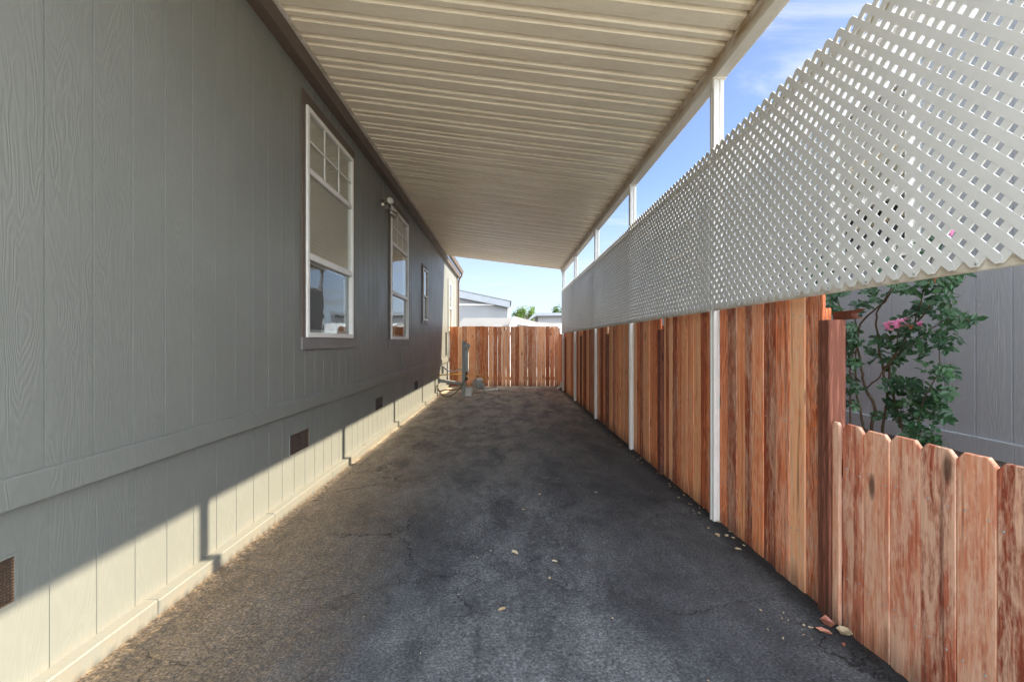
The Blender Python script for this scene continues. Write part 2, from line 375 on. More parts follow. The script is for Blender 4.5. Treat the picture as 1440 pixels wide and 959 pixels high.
g = MB(); g.box(-1.84, 9, -14, .29, -.08, .004, bev=.01); tag(g.build('bounce_apron', 'bounce_concrete'), kind='structure')  # unseen pale slab behind the camera, added to bounce sunlight under the roof
# ------------------------------------------------------------------ siding, windows
GP = .2185
def siding(mb, X, s, y0, y1, z0, z1, holes=(), g0=1.86, depth=.0045, gw=.0055):
    gs = [g0 + k * GP for k in range(-60, 140) if y0 + .02 < g0 + k * GP < y1 - .02]
    br = sorted(set([y0, y1] + [q for gg in gs for q in (gg - gw, gg + gw)] + [q for h in holes for q in h[:2] if y0 < q < y1]))
    def isg(y): return any(abs(y - gg) < gw for gg in gs)
    def zint(y):
        iv = [(z0, z1)]
        for (a, b, c, d) in holes:
            if a < y < b:
                n = []
                for (p, q) in iv:
                    if c > p: n.append((p, min(q, c)))
                    if d < q: n.append((max(p, d), q))
                iv = [k for k in n if k[1] - k[0] > 1e-5]
        return iv
    for a, b in zip(br[:-1], br[1:]):
        if b - a < 1e-6: continue
        m = (a + b) / 2; gr = isg(m); x = X - s * depth if gr else X
        for (p, q) in zint(m):
            mb.face([(x, a, p), (x, b, p), (x, b, q), (x, a, q)] if s > 0 else [(x, b, p), (x, a, p), (x, a, q), (x, b, q)])
            if gr:
                for yy in (a, b):
                    mb.face([(X, yy, p), (x, yy, p), (x, yy, q), (X, yy, q)])

def frame_rect(mb, X0, X1, y0, y1, z0, z1, w, bev=.0):
    mb.box(X0, X1, y0, y0 + w, z0, z1, bev=bev); mb.box(X0, X1, y1 - w, y1, z0, z1, bev=bev)
    mb.box(X0, X1, y0 + w, y1 - w, z0, z0 + w, bev=bev); mb.box(X0, X1, y0 + w, y1 - w, z1 - w, z1, bev=bev)

def window(house, X, s, ty0, ty1, tz0, tz1, fy0, fy1, fz0, fz1, bars=(), grid=None, blinds=(), trim='brown', screen=None, sill='sill', prot=.035, fw=.045):
    w = MB(); t_ = .016
    w.box(X, X + s * t_, ty0, fy0, tz0 + .0, tz1, bev=.002); w.box(X, X + s * t_, fy1, ty1, tz0, tz1, bev=.002)
    w.box(X, X + s * t_, fy0, fy1, fz1, tz1, bev=.002)
    win = w.build('window', trim, house)
    b = MB(); b.box(X, X + s * (t_ + .004), ty0 - .004, ty1 + .004, tz0 - .002, fz0, bev=.002); b.build('sill', sill, win)
    f = MB(); frame_rect(f, X - s * .07, X + s * prot, fy0, fy1, fz0, fz1, fw, .003)
    for (bz, bh) in bars: f.box(X - s * .05, X + s * (prot - .008), fy0 + fw, fy1 - fw, bz - bh / 2, bz + bh / 2, bev=.003)
    f.build('frame', 'white', win)
    zs = [fz0 + fw] + [q for (bz, bh) in bars for q in (bz - bh / 2, bz + bh / 2)] + [fz1 - fw]
    for k in range(0, len(zs), 2):
        xg = X + s * (-.008 if k == 0 and bars else .008)
        p = MB(); p.box(xg - .002, xg + .002, fy0 + fw - .002, fy1 - fw + .002, zs[k] - .002, zs[k + 1] + .002); p.build('pane', 'glass', win)
    if grid:
        gm = MB(); nv, za, zb = grid
        for i in range(1, nv):
            y = fy0 + fw + (fy1 - fy0 - 2 * fw) * i / nv; gm.box(X + s * .011, X + s * .019, y - .009, y + .009, za, zb)
        gm.box(X + s * .0105, X + s * .0195, fy0 + fw, fy1 - fw, (za + zb) / 2 - .009, (za + zb) / 2 + .009)
        gm.build('muntin', 'white', win)
    for (za, zb) in blinds:
        bl = MB(); z = za
        while z < zb - .01:
            bl.face([(X - s * .030, fy0 + fw, z), (X - s * .030, fy1 - fw, z), (X - s * .014, fy1 - fw, z + .024), (X - s * .014, fy0 + fw, z + .024)])
            z += .034
        bl.build('blind', 'blind', win)
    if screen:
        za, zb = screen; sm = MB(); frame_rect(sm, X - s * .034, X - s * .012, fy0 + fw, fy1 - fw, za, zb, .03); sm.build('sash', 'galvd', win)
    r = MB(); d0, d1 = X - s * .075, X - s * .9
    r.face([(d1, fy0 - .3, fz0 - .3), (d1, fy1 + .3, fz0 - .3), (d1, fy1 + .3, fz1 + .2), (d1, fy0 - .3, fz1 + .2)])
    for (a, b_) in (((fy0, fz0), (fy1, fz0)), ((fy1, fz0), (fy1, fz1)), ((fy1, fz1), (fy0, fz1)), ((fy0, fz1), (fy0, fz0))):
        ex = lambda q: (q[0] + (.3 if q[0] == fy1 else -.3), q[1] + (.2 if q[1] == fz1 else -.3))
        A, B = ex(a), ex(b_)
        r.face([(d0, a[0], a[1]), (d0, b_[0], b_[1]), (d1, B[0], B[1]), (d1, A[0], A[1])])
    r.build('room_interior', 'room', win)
    return win

# ------------------------------------------------------------------ the home on the left
WX = -1.83
home = thing('mobile_home', (WX, 5, 0), 'long grey home with vertical grooved siding, brown trimmed windows and sunlit skirting along the driveway', 'house')
W1 = dict(f=(4.25, 5.53, 1.445, 3.55)); W2 = dict(f=(7.37, 8.65, 1.445, 3.55))
W3f = (10.22, 10.80, 1.88, 3.02); W4f = (14.75, 15.6, 1.75, 3.3)
holes = [W1['f'], W2['f'], W3f, W4f]
m = MB(); siding(m, WX, 1, -6, 17.6, .90, 3.84, holes)
m.face([(WX, 17.6, 0), (-8, 17.6, 0), (-8, 17.6, 3.84), (WX, 17.6, 3.84)])
m.face([(WX, -6, 0), (-8, -6, 0), (-8, -6, 3.84), (WX, -6, 3.84)])
m.face([(-8, -6, 0), (-8, 17.6, 0), (-8, 17.6, 3.84), (-8, -6, 3.84)])
m.build('wall', 'siding', home)
vents = [(1.38, 1.757), (3.995, 4.38), (6.60, 6.99), (9.40, 9.78)]
m = MB(); siding(m, WX - .012, 1, -6, 17.6, .06, .80, [(a, b, .432, .602) for a, b in vents], g0=1.86 + .03, depth=.0026, gw=.0038)
m.build('skirting', 'siding', home)
m = MB(); m.box(WX - .01, WX + .026, -6, 17.6, .787, .904, bev=.004); m.build('belt_trim', 'siding', home)
m = MB(); y = -6
while y < 17.5:
    l = random.choice((1.2, 2.4, 2.4)); m.box(WX - .02, WX + .055 + random.uniform(-.003, .003), y, min(17.6, y + l) - .003, -.02, .088 + random.uniform(-.004, .004), bev=.006); y += l
m.build('base_board', 'siding', home)
m = MB(); m.prism([(WX + .002, 3.80), (WX + .095, 3.80), (WX + .10, 3.925), (WX + .002, 3.925)], 'y', -6, 17.6); m.build('fascia', 'brown', home)
m = MB(); m.face([(-1.765, -6.2, 3.98), (-1.765, 17.75, 3.98), (-5, 17.75, 4.75), (-5, -6.2, 4.75)]); m.face([(-5, -6.2, 4.75), (-5, 17.75, 4.75), (-8.3, 17.75, 3.98), (-8.3, -6.2, 3.98)])
m.face([(-1.765, -6.2, 3.928), (-1.765, 17.75, 3.928), (-1.765, 17.75, 3.98), (-1.765, -6.2, 3.98)]); m.face([(-1.83, -6.2, 3.928), (-1.83, 17.75, 3.928), (-1.765, 17.75, 3.928), (-1.765, -6.2, 3.928)])
m.face([(-1.83, 17.6, 3.84), (-8, 17.6, 3.84), (-5, 17.6, 4.70)]); m.build('roof', 'hroof', home)
m = MB(); m.prism([(-1.725, 3.955), (-1.64, 3.955), (-1.60, 4.05), (-1.615, 4.05), (-1.65, 3.97), (-1.725, 3.97)], 'y', 13.95, 17.7)
m.tube([(-1.67, 17.6, 3.97), (-1.67, 17.6, 3.88), (-1.76, 17.6, 3.76), (-1.79, 17.6, 3.6), (-1.79, 17.6, .1)], .032); m.build('gutter', 'brown', home)
m = MB(); m.box(WX, WX + .02, 17.3, 17.6, .0, 3.8); m.build('corner_board', 'brown', home)
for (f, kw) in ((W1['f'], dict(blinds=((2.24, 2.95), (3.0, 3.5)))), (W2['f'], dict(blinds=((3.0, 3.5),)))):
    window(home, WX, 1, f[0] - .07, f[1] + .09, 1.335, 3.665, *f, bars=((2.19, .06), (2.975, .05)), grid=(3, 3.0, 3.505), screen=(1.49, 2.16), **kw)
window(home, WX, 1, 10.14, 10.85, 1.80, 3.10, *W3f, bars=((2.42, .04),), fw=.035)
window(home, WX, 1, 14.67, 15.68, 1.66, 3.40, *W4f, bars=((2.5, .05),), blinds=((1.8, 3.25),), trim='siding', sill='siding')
for a, b in vents:
    v = MB(); frame_rect(v, WX - .012, WX - .008, a - .012, b + .012, .42, .614, .012); vo = v.build('vent', 'siding', home)
    v = MB()
    for k in range(1, 15): v.box(WX - .0155, WX - .0135, a, b, .432 + k * .0115, .4345 + k * .0115)
    for k in range(1, 31): v.box(WX - .0175, WX - .0155, a + k * (b - a) / 31, a + k * (b - a) / 31 + .002, .432, .602)
    v.build('mesh', 'vent', vo)
    v = MB(); d = WX - .09
    v.face([(d, a, .43), (d, b, .43), (d, b, .604), (d, a, .604)])
    for q in ((a, .432, b, .432), (b, .432, b, .602), (b, .602, a, .602), (a, .602, a, .432)):
        v.face([(WX - .0125, q[0], q[1]), (WX - .0125, q[2], q[3]), (d, q[2], q[3]), (d, q[0], q[1])])
    v.build('duct', 'rust', vo)
m = MB(); m.tube([(WX + .012, 6.94, 3.80), (WX + .012, 6.94, 3.47)], .008); m.build('conduit', 'siding', home)
m = MB(); m.tube([(WX + .02, 8.2, 1.17), (WX + .02, 8.2, 1.02)], .012); m.box(WX, WX + .03, 8.17, 8.23, 1.0, 1.04); m.build('pipe_stub', 'siding', home)
for py in (13.35, 14.1):
    m = MB(); m.box(WX, WX + .05, py, py + .1, 1.0 if py > 14 else .5, 1.7 if py > 14 else .72, bev=.004); m.build('utility_box', 'siding', home)

# flood light
fl = thing('flood_light', (WX, 6.94, 3.42), 'twin head metal security light on the siding just before the second window', 'outdoor light')
m = MB(); m.lathe([(.0, .05), (.05, .05), (.062, .035), (.065, 0)], (WX, 6.94, 3.43), (1, 0, 0), 20); m.build('base_plate', 'chrome', fl)
for dy, dz, ax in ((-.05, .015, (.5, -.8, .1)), (.09, -.09, (.55, .75, -.3))):
    m = MB(); p0 = Vector((WX + .05, 6.94, 3.43)); p1 = Vector((WX + .10, 6.94 + dy, 3.43 + dz)); m.tube([p0, p0.lerp(p1, .6) + Vector((.01, 0, 0)), p1], .012)
    a = Vector(ax).normalized(); m.lathe([(.001, -.03), (.028, -.03), (.034, .02), (.052, .07), (.055, .095), (.05, .095)], p1, a, 16); h = m.build('lamp_head', 'chrome', fl)
    m = MB(); m.lathe([(.001, .092), (.03, .09), (.05, .082)], p1, a, 16); m.build('lens', 'lamp', h)

# ------------------------------------------------------------------ carport
cp = thing('carport', (0, 5, 0), 'cream ribbed metal carport roof between the home and slim white posts along the fence', 'carport')
RX0, RX1 = -1.735, 1.60; RY0, RY1 = 0.9, 13.75
def rz(x): return 3.955 + (3.545 - 3.955) * (x - RX0) / (RX1 - RX0)
PP = .31
prof = [(0, 0), (.138, 0), (.148, .012), (.153, .034), (.192, .036), (.195, .014), (.205, .001), (.256, .001), (.266, .012), (.271, .036), (.300, .036), (.306, .008)]
m = MB(); k = int(RY0 / PP) ; pts = []
while k * PP < RY1 - .05:
    for (a, h) in prof: pts.append((k * PP + a, h))
    k += 1
lines = []
NX = 12
for (yy, h) in pts:
    lines.append([(RX0 + (RX1 - RX0) * i / NX, yy, rz(RX0 + (RX1 - RX0) * i / NX) + h - .004 * math.sin(math.pi * i / NX)) for i in range(NX + 1)])
vs = [p for l in lines for p in l]; n = NX + 1
m.poly(vs, [(j * n + i, j * n + i + 1, (j + 1) * n + i + 1, (j + 1) * n + i) for j in range(len(lines) - 1) for i in range(NX)])
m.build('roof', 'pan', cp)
m = MB(); t0 = .062
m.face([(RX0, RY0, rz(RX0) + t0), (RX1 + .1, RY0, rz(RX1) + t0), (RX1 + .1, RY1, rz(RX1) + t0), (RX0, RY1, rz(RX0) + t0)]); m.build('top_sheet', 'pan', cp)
for (ya, yb) in ((RY0 - .03, RY0), (RY1, RY1 + .035)):
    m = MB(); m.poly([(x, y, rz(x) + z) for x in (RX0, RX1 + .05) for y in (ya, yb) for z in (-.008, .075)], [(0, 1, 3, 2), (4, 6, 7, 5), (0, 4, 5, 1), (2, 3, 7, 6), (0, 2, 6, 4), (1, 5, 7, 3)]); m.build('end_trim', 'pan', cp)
m = MB(); m.prism([(RX0 - .012, rz(RX0) - .02), (RX0 + .035, rz(RX0) - .022), (RX0 + .035, rz(RX0) - .012), (RX0, rz(RX0) - .01), (RX0, rz(RX0) + .06), (RX0 - .012, rz(RX0) + .06)], 'y', RY0, RY1); m.build('wall_channel', 'rail', cp)
m = MB(); m.prism([(1.605, 3.44), (1.695, 3.44), (1.705, 3.45), (1.71, 3.62), (1.70, 3.62), (1.60, 3.60), (1.585, 3.54), (1.592, 3.535), (1.60, 3.50)], 'y', RY0 - .03, RY1 + .035); m.build('beam', 'beam', cp)
PY = [1.22, 3.66, 6.11, 8.52, 11.1, 13.45]
for py in PY:
    m = MB(); a, b, c, d = 1.602, 1.680, py - .037, py + .037; q = .008; mx = (a + b) / 2; my = (c + d) / 2
    pr = [(a + .004, c), (mx - .012, c), (mx - .006, c + q), (mx + .006, c + q), (mx + .012, c), (b - .004, c), (b, c + .004), (b, my - .012), (b - q, my - .006), (b - q, my + .006), (b, my + .012), (b, d - .004), (b - .004, d),
          (mx + .012, d), (mx, d - q), (mx - .012, d), (a + .004, d), (a, d - .004), (a, my + .012), (a + q, my + .006), (a + q, my - .006), (a, my - .012), (a, c + .004)]
    m.prism(pr, 'z', -.01, 3.445); po = m.build('post', 'post', cp)
    m = MB(); m.box(a - .012, b + .012, c - .012, d + .012, 3.425, 3.44, bev=.003)
    m.box(a - .004, a - .001, c + .01, d - .01, 3.36, 3.425); m.build('bracket', 'beam', po)

# ------------------------------------------------------------------ lattice
ls = thing('lattice_screen', (1.59, 5, 1.64), 'pale grey plastic lattice privacy screen fixed to the posts above the red fence', 'lattice screen')
LZ0, LZ1 = 1.652, 2.90
def lattice(y0, y1):
    mb = MB(); P = (y1 - y0) / round((y1 - y0) / .0805); Z0, Z1 = LZ0 + .012, LZ1; hw = .0158; n = int((y1 - y0 + Z1 - Z0) / P) + 3
    Zh = round((Z1 - Z0) / P) * P; Z1 = Z0 + Zh; q = math.sqrt(.5)
    for sgn, x0, x1 in ((1, 1.5835, 1.5895), (-1, 1.5842, 1.5902)):
        for k in range(-n, n):
            # centreline: z-Z0 = sgn*(y-c)
            c = y0 + P / 2 + k * P
            ts = sorted([(y0, sgn * (y0 - c)), (y1, sgn * (y1 - c)), (c, 0), (c + sgn * Zh, Zh)], key=lambda t: t[0])
            ins = [(y, z) for y, z in ts if y0 - 1e-6 <= y <= y1 + 1e-6 and -1e-6 <= z <= Zh + 1e-6]
            if len(ins) < 2 or ins[-1][0] - ins[0][0] < .02: continue
            A = Vector((ins[0][0], Z0 + ins[0][1])); B = Vector((ins[-1][0], Z0 + ins[-1][1]))
            d = (B - A).normalized(); w = Vector((-d.y, d.x)); e = .007
            ea = e if (abs(A.x - y0) > .01) else -.003; eb = e if abs(B.x - y1) > .01 else -.003
            A = A - d * ea; B = B + d * eb; h = .008
            pts = [A + w * (hw - h), A + d * h * .8 + w * hw, B - d * h * .8 + w * hw, B + w * (hw - h), B - w * (hw - h), B - d * h * .8 - w * hw, A + d * h * .8 - w * hw, A - w * (hw - h)]
            mb.prism([(p.x, p.y) for p in pts], 'x', x0, x1)
    return mb
for i, (a, b) in enumerate(zip(PY[:-1], PY[1:])):
    po = lattice(a + .006, b - .006).build('lattice_panel', 'lattice', ls)
    m = MB(); m.box(1.5945, 1.612, a + .04, b - .04, LZ0 - .012, LZ0 + .030, bev=.003); m.build('bottom_rail', 'rail', ls)
    m = MB(); m.box(1.5945, 1.612, a + .04, b - .04, LZ1 - .115, LZ1 - .075, bev=.003); m.build('top_rail', 'rail', ls)
    if i in (0, 1):
        y = a + .12
        while y < b - .1:
            m = MB(); m.lathe([(.0001, -.0025), (.004, -.002), (.005, 0)], (1.5832, y, LZ0 + .012), (1, 0, 0), 8); m.build('screw', 'galvd', po); y += .2415

# ------------------------------------------------------------------ tall board fence on the right
bf = thing('board_fence', (1.66, 8, 0), 'tall reddish brown board fence under the lattice with white posts between its bays', 'fence')
FP = [2.395, 4.95, 7.55, 10.25, 12.9]
blocks = [(p - .046, p + .046) for p in FP] + [(p - .040, p + .040) for p in PY]
blocks.sort(); y = 2.445; bay = MB(); bays = []
def addboards(a, b):
    mb = MB(); y = a + .002
    while y < b - .01:
        w = random.choice((.09, .14, .14, .14, .115)); e = min(y + w, b - .001)
        if b - e < .04: e = b - .001
        dx = random.choice((0, 0, 0, .004, -.004)) + random.uniform(-.002, .002)
        mb.box(1.645 + dx, 1.663 + dx, y + .0008, e - .0012, .0 + random.uniform(0, .012), 1.648, (random.random(), random.random(), 0.0), bev=.0025)
        y = e
    return mb
cur = 2.445
for (a, b) in blocks + [(14.87, 15)]:
    if b < 2.45: continue
    if a - cur > .05: addboards(cur, a).build('board_panel', 'redwood', bf)
    cur = max(cur, b)
for p in FP:
    m = MB(); m.box(1.612 if p > 3 else 1.617, 1.703, p - .043, p + .043, -.02, 1.53 if p > 3 else 1.512, (random.random() * .4, .1, .55), bev=.004)
    m.build('fence_post', 'postwood', bf)
for z in (.28, .9, 1.49):
    m = MB(); m.box(1.668, 1.706, 2.46, 14.85, z, z + .088, (.4, .2, .2), bev=.003); m.build('rail', 'redwood', bf)
nl = [o for o in bpy.data.objects if o.name.startswith('board_panel')][0]
y = 2.49
while y < 3.6:
    for z in (.325, .945, 1.535):
        m = MB(); yy = y + random.uniform(-.012, .012); m.lathe([(.0001, -.002), (.0035, -.0018), (.0045, .0)], (1.6415, yy, z + random.uniform(-.02, .02)), (1, 0, 0), 8); m.build('nail', 'galv', nl)
    y += .07
# split end of the top rail
m = MB(); z = 1.515
m.prism([(2.46, z), (2.33, z), (2.29, z - .002), (2.335, z + .018), (2.33, z + .028), (2.275, z + .046), (2.35, z + .042), (2.46, z + .042)], 'x', 1.712, 1.745, (.1, .1, .8)); m.build('rail_end', 'postwood', bf)

# ------------------------------------------------------------------ low picket fence
pf = thing('picket_fence', (1.65, 1.5, 0), 'low weathered fence of dog eared boards at the right, below the lattice', 'fence')
def picket(y0, y1, z1, x0=1.640, th=.017, rnd=None, skew=0):
    m = MB(); c = .028; r = rnd or (random.random(), random.random(), 0)
    w = y1 - y0
    if w < .08: c = .012
    pts = [(y0 + .001, .005), (y1 - .0015, .005), (y1 - .0015, z1 - c + skew), (y1 - c, z1 + skew), (y0 + c, z1), (y0 + .001, z1 - c)]
    cx, cy = (y0 + y1) / 2, .5; ins = .003
    def shr(p): return (p[0] + (ins if p[0] < cx else -ins), p[1] - (ins if p[1] > .5 else -ins))
    a = [(x0 + ins, *p) if False else (x0, *shr(p)) for p in pts]; b = [(x0 + ins, *p) for p in pts]; d = [(x0 + th - ins, *p) for p in pts]; e = [(x0 + th, *shr(p)) for p in pts]
    n = 6; fs = [tuple(range(n))[::-1], tuple(range(3 * n, 4 * n))]
    for k in range(3):
        for j in range(n): fs.append((k * n + j, k * n + (j + 1) % n, (k + 1) * n + (j + 1) % n, (k + 1) * n + j))
    m.poly(a + b + d + e, fs, r); o = m.build('picket', 'picket', pf)
    if w > .1:
        for z in (.265, .785):
            for yy in (y0 + .03, y1 - .03):
                k = MB(); k.lathe([(.0001, -.0015), (.0035, -.0013), (.0045, .0)], (x0, yy + random.uniform(-.008, .008), z + random.uniform(-.015, .015)), (1, 0, 0), 8); k.build('nail', 'galv', o)
    return o
edges = [2.288, 2.155, 2.008, 1.860, 1.712, 1.570, 1.425, 1.28, 1.135, .99, .845]
picket(2.297, 2.347, 1.005, x0=1.628, rnd=(.8, .9, 0))
rn = [(.45, .5, 0), (.75, .62, 0), (.6, .75, 0), (.25, .80, 0), (.70, .78, 0), (.10, .70, 0), (.5, .4, 0), (.3, .6, 0), (.8, .3, 0), (.4, .7, 0)]
for k, (b, a) in enumerate(zip(edges[:-1], edges[1:])):
    picket(a, b, 1.004 + random.uniform(-.006, .006), rnd=rn[k], x0=1.640 + random.uniform(-.0015, .0015), skew=random.uniform(-.004, .004))
for z in (.22, .74):
    m = MB(); m.box(1.660, 1.698, .85, 2.345, z, z + .088, (.4, .2, .2), bev=.003); m.build('rail', 'picket', pf)
m = MB(); m.box(1.660, 1.75, .87, .96, -.02, 1.0, (.4, .2, .2), bev=.004); m.build('fence_post', 'postwood', pf)

# ------------------------------------------------------------------ back fence
kf = thing('back_fence', (0, 14.92, 0), 'weathered board fence across the end of the driveway with light showing between its boards', 'fence')
m = MB(); x = WX + .02; k = 0
while x < 1.66:
    w = random.choice((.135, .14, .14, .145)); gp = random.choice((.001, .002, .004, .007, .003)) if x > -.9 else .001
    z1 = 1.895 + random.uniform(-.012, .012)
    if -.05 < x < .06: gp = .016
    m.box(x, x + w - gp, 14.90 + random.uniform(0, .006), 14.918 + random.uniform(0, .006), -.04, z1, rb(), bev=.003)
    x += w + (0.0 if gp < .02 else .006)
m.build('board_panel', 'backwood', kf)
for z in (.2, 1.62):
    m = MB(); m.box(WX + .02, 1.72, 14.926, 14.964, z, z + .088, (.3, .3, .3), bev=.003); m.build('rail', 'backwood', kf)
for x in (-.72, 1.62):
    m = MB(); m.box(x, x + .09, 14.966, 15.05, -.03, 1.85, (.3, .3, .3), bev=.004); m.build('fence_post', 'postwood', kf)

# ------------------------------------------------------------------ utilities at the far left
mp = thing('meter_pedestal', (-1.08, 12.3, 0), 'upright grey metal electric meter pedestal standing near the far left corner', 'utility pedestal')
m = MB(); m.box(-1.155, -1.07, 12.22, 12.38, .0, 1.43, bev=.006); m.build('housing', 'galvd', mp)
m = MB(); m.box(-1.069, -.99, 12.23, 12.37, .62, 1.22, bev=.006); m.build('panel', 'galv', mp)
m = MB(); m.box(-1.069, -.91, 12.18, 12.42, -.02, .2, bev=.01); m.build('base', 'pale', mp)
m = MB(); m.lathe([(.075, 0), (.075, .04), (.06, .05), (.058, .10), (.03, .12), (.001, .125)], (-1.068, 12.29, 1.30), (1, -.15, 0), 18); m.build('meter', 'galv', mp)
for z in (.55, .40):
    m = MB(); m.box(-1.069, -1.01, 12.26, 12.34, z, z + .08, bev=.006); m.build('outlet', 'black', mp)
m = MB(); m.box(-1.0, -.995, 12.25, 12.35, .75, 1.12); m.build('door', 'pale', mp)
gm = thing('gas_meter', (-.72, 12.9, 0), 'squat grey gas meter on short pipes beside the meter pedestal', 'gas meter')
m = MB(); m.lathe([(.001, .36), (.09, .36), (.125, .33), (.135, .25), (.125, .15), (.09, .11), (.001, .11)], (-.74, 12.95, 0), (0, 0, 1), 20); m.build('body', 'galv', gm)
m = MB(); m.lathe([(.001, .41), (.06, .41), (.09, .385), (.11, .358)], (-.74, 12.95, 0), (0, 0, 1), 20); m.build('cap', 'pale', gm)
m = MB(); m.tube([(-.90, 12.9, -.02), (-.90, 12.9, .30), (-.88, 12.9, .36), (-.80, 12.93, .36)], .022); m.tube([(-.62, 12.95, .0), (-.62, 12.95, .14), (-.68, 12.95, .20)], .018); m.build('pipe', 'galvd', gm)
def hose(name, pts, r, mat, label, cat):
    P = [Vector(p) for p in pts]; out = []
    for i in range(len(P) - 1):
        p0, p1, p2, p3 = P[max(0, i - 1)], P[i], P[i + 1], P[min(len(P) - 1, i + 2)]
        for k in range(6):
            t = k / 6; out.append(.5 * ((2 * p1) + (p2 - p0) * t + (2 * p0 - 5 * p1 + 4 * p2 - p3) * t * t + (3 * p1 - p0 - 3 * p2 + p3) * t ** 3))
    out.append(P[-1]); mb = MB(); mb.tube(out, r)
    for q in (0, -1): mb.lathe([(r * 1.5, -.02), (r * 1.5, .02)], out[q], (1, 0, 0), 10)
    return tag(mb.build(name, mat, None, P[0]), label, cat)
hose('water_pipe', [(WX + .02, 12.9, .78), (-1.62, 12.8, .64), (-1.42, 12.7, .61), (-1.25, 12.5, .68), (-1.16, 12.4, .69)], .018, 'pale', 'white flexible pipe sagging from the sunlit wall to the meter pedestal', 'pipe')
hose('gas_hose', [(WX + .02, 12.75, .50), (-1.5, 12.65, .53), (-1.16, 12.55, .53), (-.95, 12.5, .52), (-.76, 12.5, .53), (-.62, 12.6, .49), (-.585, 12.75, .38), (-.66, 12.85, .33)], .015, 'yellow', 'yellow gas hose from the wall past the pedestal looping to the gas meter', 'hose')
hose('drain_pipe', [(WX + .02, 12.7, .35), (-1.5, 12.6, .33), (-1.16, 12.5, .28)], .045, 'galvd', 'thick dark grey pipe between the sunlit wall and the meter pedestal', 'pipe')
hose('power_cable', [(-1.06, 12.2, .62), (-1.07, 12.1, .42), (-1.2, 12.0, .2), (-1.42, 11.95, .03), (-1.62, 12.0, .03), (-1.76, 12.2, .16), (WX + .01, 12.3, .25)], .013, 'cord', 'dark power cable curving down from the pedestal to the driveway and wall', 'cable')
hose('copper_pipe', [(WX + .06, 12.5, .09), (-1.6, 12.6, .12), (-1.4, 12.7, .11), (-1.16, 12.75, .14)], .018, 'rust', 'low rusty pipe lying at the wall foot behind the cable', 'pipe')
hose('white_pipe', [(-.62, 13.3, .03), (-.5, 13.4, .03), (-.26, 13.5, .03)], .02, 'white', 'short white pipe lying on the driveway right of the gas meter', 'pipe')
m = MB(); m.tube([(1.63, 13.8, .22), (1.62, 13.85, .10), (1.55, 13.9, .05), (1.50, 13.9, .045)], .035); tag(m.build('drain_spout', 'white', None, (1.6, 13.85, .0)), 'small white pipe elbow at the foot of the last post', 'pipe')

# ------------------------------------------------------------------ neighbour home behind the lattice
NXW = 3.0
nh = thing('neighbour_home', (NXW, 5, 0), 'grey sided neighbouring home seen through the lattice and above the low fence', 'house')
nw = [(3.40, 4.34, 2.05, 3.44), (7.4, 8.8, 2.05, 3.44), (11.9, 13.0, 2.05, 3.44)]
m = MB(); siding(m, NXW, -1, 1.1, 15.5, .76, 3.80, [(a + .05, b - .05, c + .05, d - .05) for a, b, c, d in nw], g0=3.0 - .0)
m.face([(NXW, 15.5, 0), (9, 15.5, 0), (9, 15.5, 3.8), (NXW, 15.5, 3.8)]); m.face([(NXW, 1.1, 0), (9, 1.1, 0), (9, 1.1, 3.8), (NXW, 1.1, 3.8)]); m.build('wall', 'siding2', nh)
m = MB(); m.box(NXW - .026, NXW + .01, 1.1, 15.5, .68, .80, bev=.004); m.build('belt_trim', 'siding2', nh)
m = MB(); siding(m, NXW + .014, -1, 1.1, 15.5, -.02, .69, g0=3.0); m.build('skirting', 'siding2', nh)
m = MB(); m.box(NXW - .018, NXW + .01, 1.1, 15.5, 3.46, 3.78); m.build('frieze', 'hwhite', nh)
m = MB(); m.box(NXW - .06, NXW - .03, 1.0, 15.6, 3.78, 3.92); m.box(NXW - .03, NXW, 1.0, 15.6, 3.78, 3.80); m.build('fascia', 'hwhite', nh)
m = MB(); m.face([(NXW - .06, 1.0, 3.925), (NXW - .06, 15.6, 3.925), (6, 15.6, 4.55), (6, 1.0, 4.55)]); m.face([(6, 1.0, 4.55), (6, 15.6, 4.55), (9.1, 15.6, 3.9), (9.1, 1.0, 3.9)]); m.build('roof', 'hroof', nh)
for (a, b, c, d) in nw:
    window(nh, NXW, -1, a, b, c, d, a + .05, b - .05, c + .05, d - .05, bars=((c + (d - c) * .36, .07),), blinds=((c + (d - c) * .40, d - .1),), trim='hwhite', sill='hwhite')

